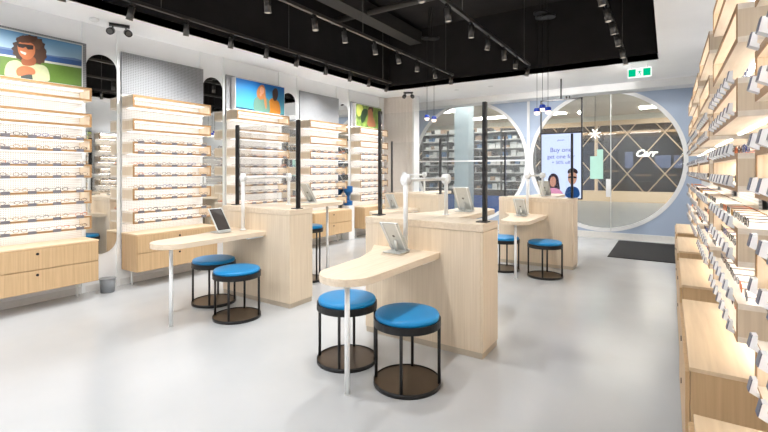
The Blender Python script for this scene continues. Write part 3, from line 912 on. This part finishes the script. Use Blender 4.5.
scr('man_glasses', (30, 30, 40), [(.13, .44), (.20, .45), (.29, .44), (.29, .40), (.22, .42), (.13, .40)], 7)

# ------------------------------------------------------------------ exit sign
d_ = 7.45; a_, b_, u_ = ray(639.5, 71)
ex, ey = a_ * d_, b_ * d_
es = empty('exit_sign', (ex, ey, 3.10)); es.scale = (.84, .84, .84); tag(es, 'green and white running-figure exit sign hanging under the white ceiling', 'exit sign')
MB().box(-.21, .21, -.02, .02, 0, .19).build('housing', emit('sign_white', (240, 250, 246), .9), es)
GRN = emit('sign_green', (0, 168, 120), .9)
for gx in (-.195, .065): MB().box(gx, gx + .13, -.024, -.02, .02, .17).build('green_panel', GRN, es)
m_ = MB()
m_.lathe([(.001, -.012), (.012, 0), (.001, .012)], 10, (.012, -.022, .145))
m_.plateY([(-.01, .13), (.015, .125), (.012, .085), (-.012, .085)], -.024, -.02)
m_.plateY([(-.012, .09), (.005, .09), (-.02, .06), (-.045, .03), (-.055, .035), (-.03, .062)], -.024, -.02)
m_.plateY([(-.004, .09), (.012, .09), (.03, .06), (.022, .03), (.01, .03), (.016, .058)], -.024, -.02)
m_.plateY([(.01, .125), (.04, .11), (.05, .09), (.042, .088), (.032, .102), (.01, .11)], -.024, -.02)
m_.plateY([(-.006, .126), (-.035, .118), (-.04, .095), (-.032, .095), (-.028, .11), (-.006, .114)], -.024, -.02)
m_.build('running_figure', GRN, es)
for hx in (-.14, .14): MB().tube((hx, 0, .19), (hx, 0, (HS - 3.10) / .84), .006).build('hanger', SILVER, es)

# ------------------------------------------------------------------ lamps
def spot_light(loc, target, power, size=1.6, blend=1.0, col=(1, .985, .965), rad=.04):
    l = bpy.data.lights.new('spot_beam', 'SPOT'); l.energy = power; l.spot_size = size; l.spot_blend = blend
    l.color = col; l.shadow_soft_size = rad
    o = bpy.data.objects.new('spot_beam', l); COL.objects.link(o); o.location = loc
    o.rotation_euler = (Vector(target) - Vector(loc)).to_track_quat('-Z', 'Y').to_euler()
    return o
def make_spot():
    r = empty('track_spotlight')
    b = MB().tube((0, 0, -.05), (0, 0, -.19), .036, 18); b.tube((0, 0, -.19), (0, 0, -.197), .039, 18)
    b.build('lamp_head', SPOTM, r)
    MB().tube((0, 0, -.191), (0, 0, -.1985), .028, 16).build('lens', emit('warm_lamp_face', (255, 240, 220), .35), r)
    MB().box(-.012, .012, -.03, .03, -.03, 0).tube((.0, 0, -.03), (0, 0, -.06), .010).box(-.042, -.038, -.008, .008, -.13, -.04).box(.038, .042, -.008, .008, -.13, -.04).box(-.042, .042, -.008, .008, -.045, -.038).build('bracket', BLACKM, r)
    return r
ZTR = 3.42
tracks = [(-5.10, [63, 133, 187, 232, 268, 299, 327, 351, 370, 388], 8.1, 'along the left edge of the black ceiling'),
          (-3.63, [267, 314, 344, 374, 397, 417, 434, 450], 8.1, 'second from the left, under the black ceiling'),
          (-2.12, [419, 447, 471, 489, 504, 517, 529], 8.1, 'third from the left, under the black ceiling'),
          (-.60, [599, 606, 611, 616, 621, 624], 8.1, 'nearest the right side of the black ceiling')]
sproto = make_spot(); first = True
for ti, (X, xs_, yend, lb) in enumerate(tracks):
    t = empty('lighting_track', (X, 0, ZTR)); tag(t, 'black lighting track ' + lb, 'lighting track', 'black ceiling lighting tracks')
    MB().box(-.022, .022, -1.2, yend, -.012, .03).build('rail', TRACKM, t)
    for y in (.8, 2.9, 5.0, 7.75):
        MB().tube((0, y, .03), (0, y, HR - ZTR), .0045, 6).build('suspension_wire', SPOTM, t)
    ys = [Y_on_track(p_, X) for p_ in xs_]
    for j, y in enumerate(ys):
        if y > 8.05: y = 8.02
        o = sproto if first else copy_tree(sproto); first = False
        o.location = (X, y, ZTR - .012); o.rotation_euler = (random.uniform(-.12, .12), .25 if X < -4 else (-.15 if X > -1 else random.uniform(-.2, .2)), random.uniform(0, 3) if 0 else 0)
        tag(o, 'small dark spotlight, %s from near end of the track %s' % (ORD[j], ['at the left edge', 'second from left', 'third from left', 'nearest the right wall'][ti]), 'spotlight', 'track spotlights under the black ceiling')
    # beams: every second lamp throws light
    for j, y in enumerate([0.0, 1.6, 3.2, 4.8, 6.4, 7.8]):
        if ti == 0: tgt = (XL, y, 1.5); pw_ = 95; cone = 1.9
        elif ti == 3: tgt = (XR, y, 1.3); pw_ = 36; cone = 1.25
        elif ti == 1: tgt = (X - .3, y + .1, 0); pw_ = 62; cone = 2.6
        else: tgt = (X - .3, y + .2, 0); pw_ = 66; cone = 2.4
        spot_light((X, y, ZTR - .25), tgt, pw_, cone, 1.0, rad=.05)
# pairs of ceiling-mounted spots
def twin(loc, rz, lb):
    r = empty('twin_spotlight', loc, rz); tag(r, lb, 'spotlight')
    MB().box(-.11, .11, -.03, .03, -.03, 0).build('mount_plate', BLACKM, r)
    for s_ in (-1, 1):
        b = MB().tube((s_ * .07, 0, -.03), (s_ * .07, 0, -.07), .008)
        b.tube((s_ * .085, .03, -.08), (s_ * .10, -.07, -.12), .042, 20); b.build('lamp_head', BLACKM, r)
        MB().tube((s_ * .1001, -.0705, -.1202), (s_ * .1006, -.073, -.1212), .030, 18).build('lens', SPOTM, r)
twin((-5.72, 2.72, HS), 1.12, 'black twin spotlight on the white ceiling edge above the first mirror')
twin((-5.05, 8.75, HS), .52, 'black twin spotlight on the white ceiling near the wing wall')
DLE = emit('downlight_glow', (255, 246, 232), 9.0)
dl_lab = ['flush downlight in the far ceiling strip, nearer the wing wall', 'flush downlight in the far ceiling strip, second from the wing wall',
          'flush downlight in the far ceiling strip, above the hanging screen side', 'flush downlight in the far ceiling strip, near the exit sign']
for i, (x, y) in enumerate([(-3.99, 9.1), (-3.21, 9.1)]):
    r = empty('downlight', (x, y, HS)); tag(r, dl_lab[i], 'downlight', 'far ceiling downlights')
    MB().lathe([(.035, -.006), (.055, -.006), (.055, 0), (.035, 0)], 24).build('trim_ring', WHITE, r)
    MB().tube((0, 0, -.004), (0, 0, -.001), .034, 20).build('lamp_face', DLE, r)
    spot_light((x, y, HS - .03), (x, y + .5, 0), 110, 2.7, 1.0)
spot_light((-2.12, 7.95, ZTR - .25), (-1.9, YB, 1.4), 95, 2.0, 1.0)
spot_light((-.60, 7.95, ZTR - .25), (-.7, YB, 1.4), 80, 2.0, 1.0)
o = MB().lathe([(.05, 0), (.05, -.02), (.035, -.035), (.001, -.036)], 20).build('smoke_detector', WHITE, None, (-5.75, 2.45, HS)); tag(o, 'small white round detector on the ceiling edge at the left', 'smoke detector')

# pendant clusters
BGL = mat('cobalt_glass', (36, 70, 190), .2)
def pendant(x, y, z, ztop, lb, grp):
    r = empty('pendant_lamp', (x, y, z)); tag(r, lb, 'pendant lamp', grp)
    MB().lathe([(.001, .065), (.035, .062), (.046, .05), (.05, 0), (.048, 0), (.04, .05)], 24).build('shade', BGL, r)
    MB().lathe([(.001, -.052), (.03, -.045), (.044, -.02), (.046, .0), (.001, .001)], 24).build('diffuser', emit('pendant_glow', (255, 236, 214), 1.6), r)
    MB().tube((0, 0, .06), (0, 0, ztop - z), .0035, 6).build('cable', BLACKM, r)
def canopy(x, y, z, n, lb):
    r = empty('pendant_canopy', (x, y, z)); tag(r, lb, 'pendant canopy')
    b = MB()
    for i in range(n):
        a = 2 * PI * i / n
        b.tube((.07 * math.cos(a), .07 * math.sin(a), i * .03), (.07 * math.cos(a), .07 * math.sin(a), i * .03 + .03), .11, 28)
    b.build('disc', BLACKM, r)
    MB().tube((0, 0, .02), (0, 0, HR - z), .009).tube((.05, 0, .02), (.05, 0, HR - z), .005).tube((-.05, 0.02, .02), (-.05, .02, HR - z), .005).build('stem', BLACKM, r)
canopy(-1.66, 7.2, 3.93, 3, 'stacked black discs carrying the three cobalt pendants')
canopy(-3.79, 7.4, 3.99, 2, 'stacked black discs carrying the two cobalt pendants')
for (px, py, lb) in ((537, 112, 'left'), (542.5, 108.5, 'middle'), (548, 111, 'right')):
    q = onY(px, py, 7.2 + (.0 if lb != 'middle' else .12))
    pendant(q[0], q[1], q[2], 3.93, 'blue and white glass pendant, %s one of three above the far counter' % lb, 'three pendants above the far counter')
for (px, py, lb) in ((427, 118, 'left'), (434, 119.5, 'right')):
    q = onY(px, py, 7.4)
    pendant(q[0], q[1], q[2], 3.99, 'blue and white glass pendant, %s one of the pair above the hidden counter' % lb, 'pair of pendants above the hidden counter')

# ------------------------------------------------------------------ world background and added fill light behind the camera
wd = bpy.data.worlds.new('world'); SC.world = wd; wd.use_nodes = True
bg = wd.node_tree.nodes['Background']; bg.inputs[0].default_value = (.93, .96, 1.0, 1); bg.inputs[1].default_value = 1.6
def area(loc, rot, sx_, sy_, power, col=(1, 1, 1)):  # area lamp for added fill; nothing calls it
    l = bpy.data.lights.new('window_daylight', 'AREA'); l.shape = 'RECTANGLE'; l.size = sx_; l.size_y = sy_; l.energy = power; l.color = col
    o = bpy.data.objects.new('window_daylight', l); COL.objects.link(o); o.location = loc; o.rotation_euler = rot
    return o
PNL = emit('office_panel_glow', (250, 250, 255), 8.0)  # panels added out of view to brighten the whole room
for i, (x, y) in enumerate(((-4.6, -2.3), (-2.7, -2.3), (-.9, -2.3))):
    r = empty('ceiling_panel_light', (x, y, HS)); tag(r, 'rectangular white ceiling panel light behind the camera, ' + ['left', 'centre', 'right'][i], 'ceiling light', 'panel lights behind the camera')
    MB().box(-.65, .65, -.35, .35, -.03, 0).build('housing', WHITE, r)
    MB().box(-.62, .62, -.32, .32, -.034, -.031).build('diffuser', PNL, r)

vs = SC.view_settings
SC.display_settings.display_device = 'sRGB'
vs.view_transform = 'Standard'; vs.look = 'None'; vs.gamma = 1.0; vs.use_curve_mapping = False
vs.exposure = 0.68
SC.cycles.use_denoising = True
SC.cycles.max_bounces = 8
SC.cycles.diffuse_bounces = 5
SC.cycles.transparent_max_bounces = 12
SC.cycles.sample_clamp_indirect = 6.0
SC.cycles.caustics_reflective = False
SC.cycles.caustics_refractive = False
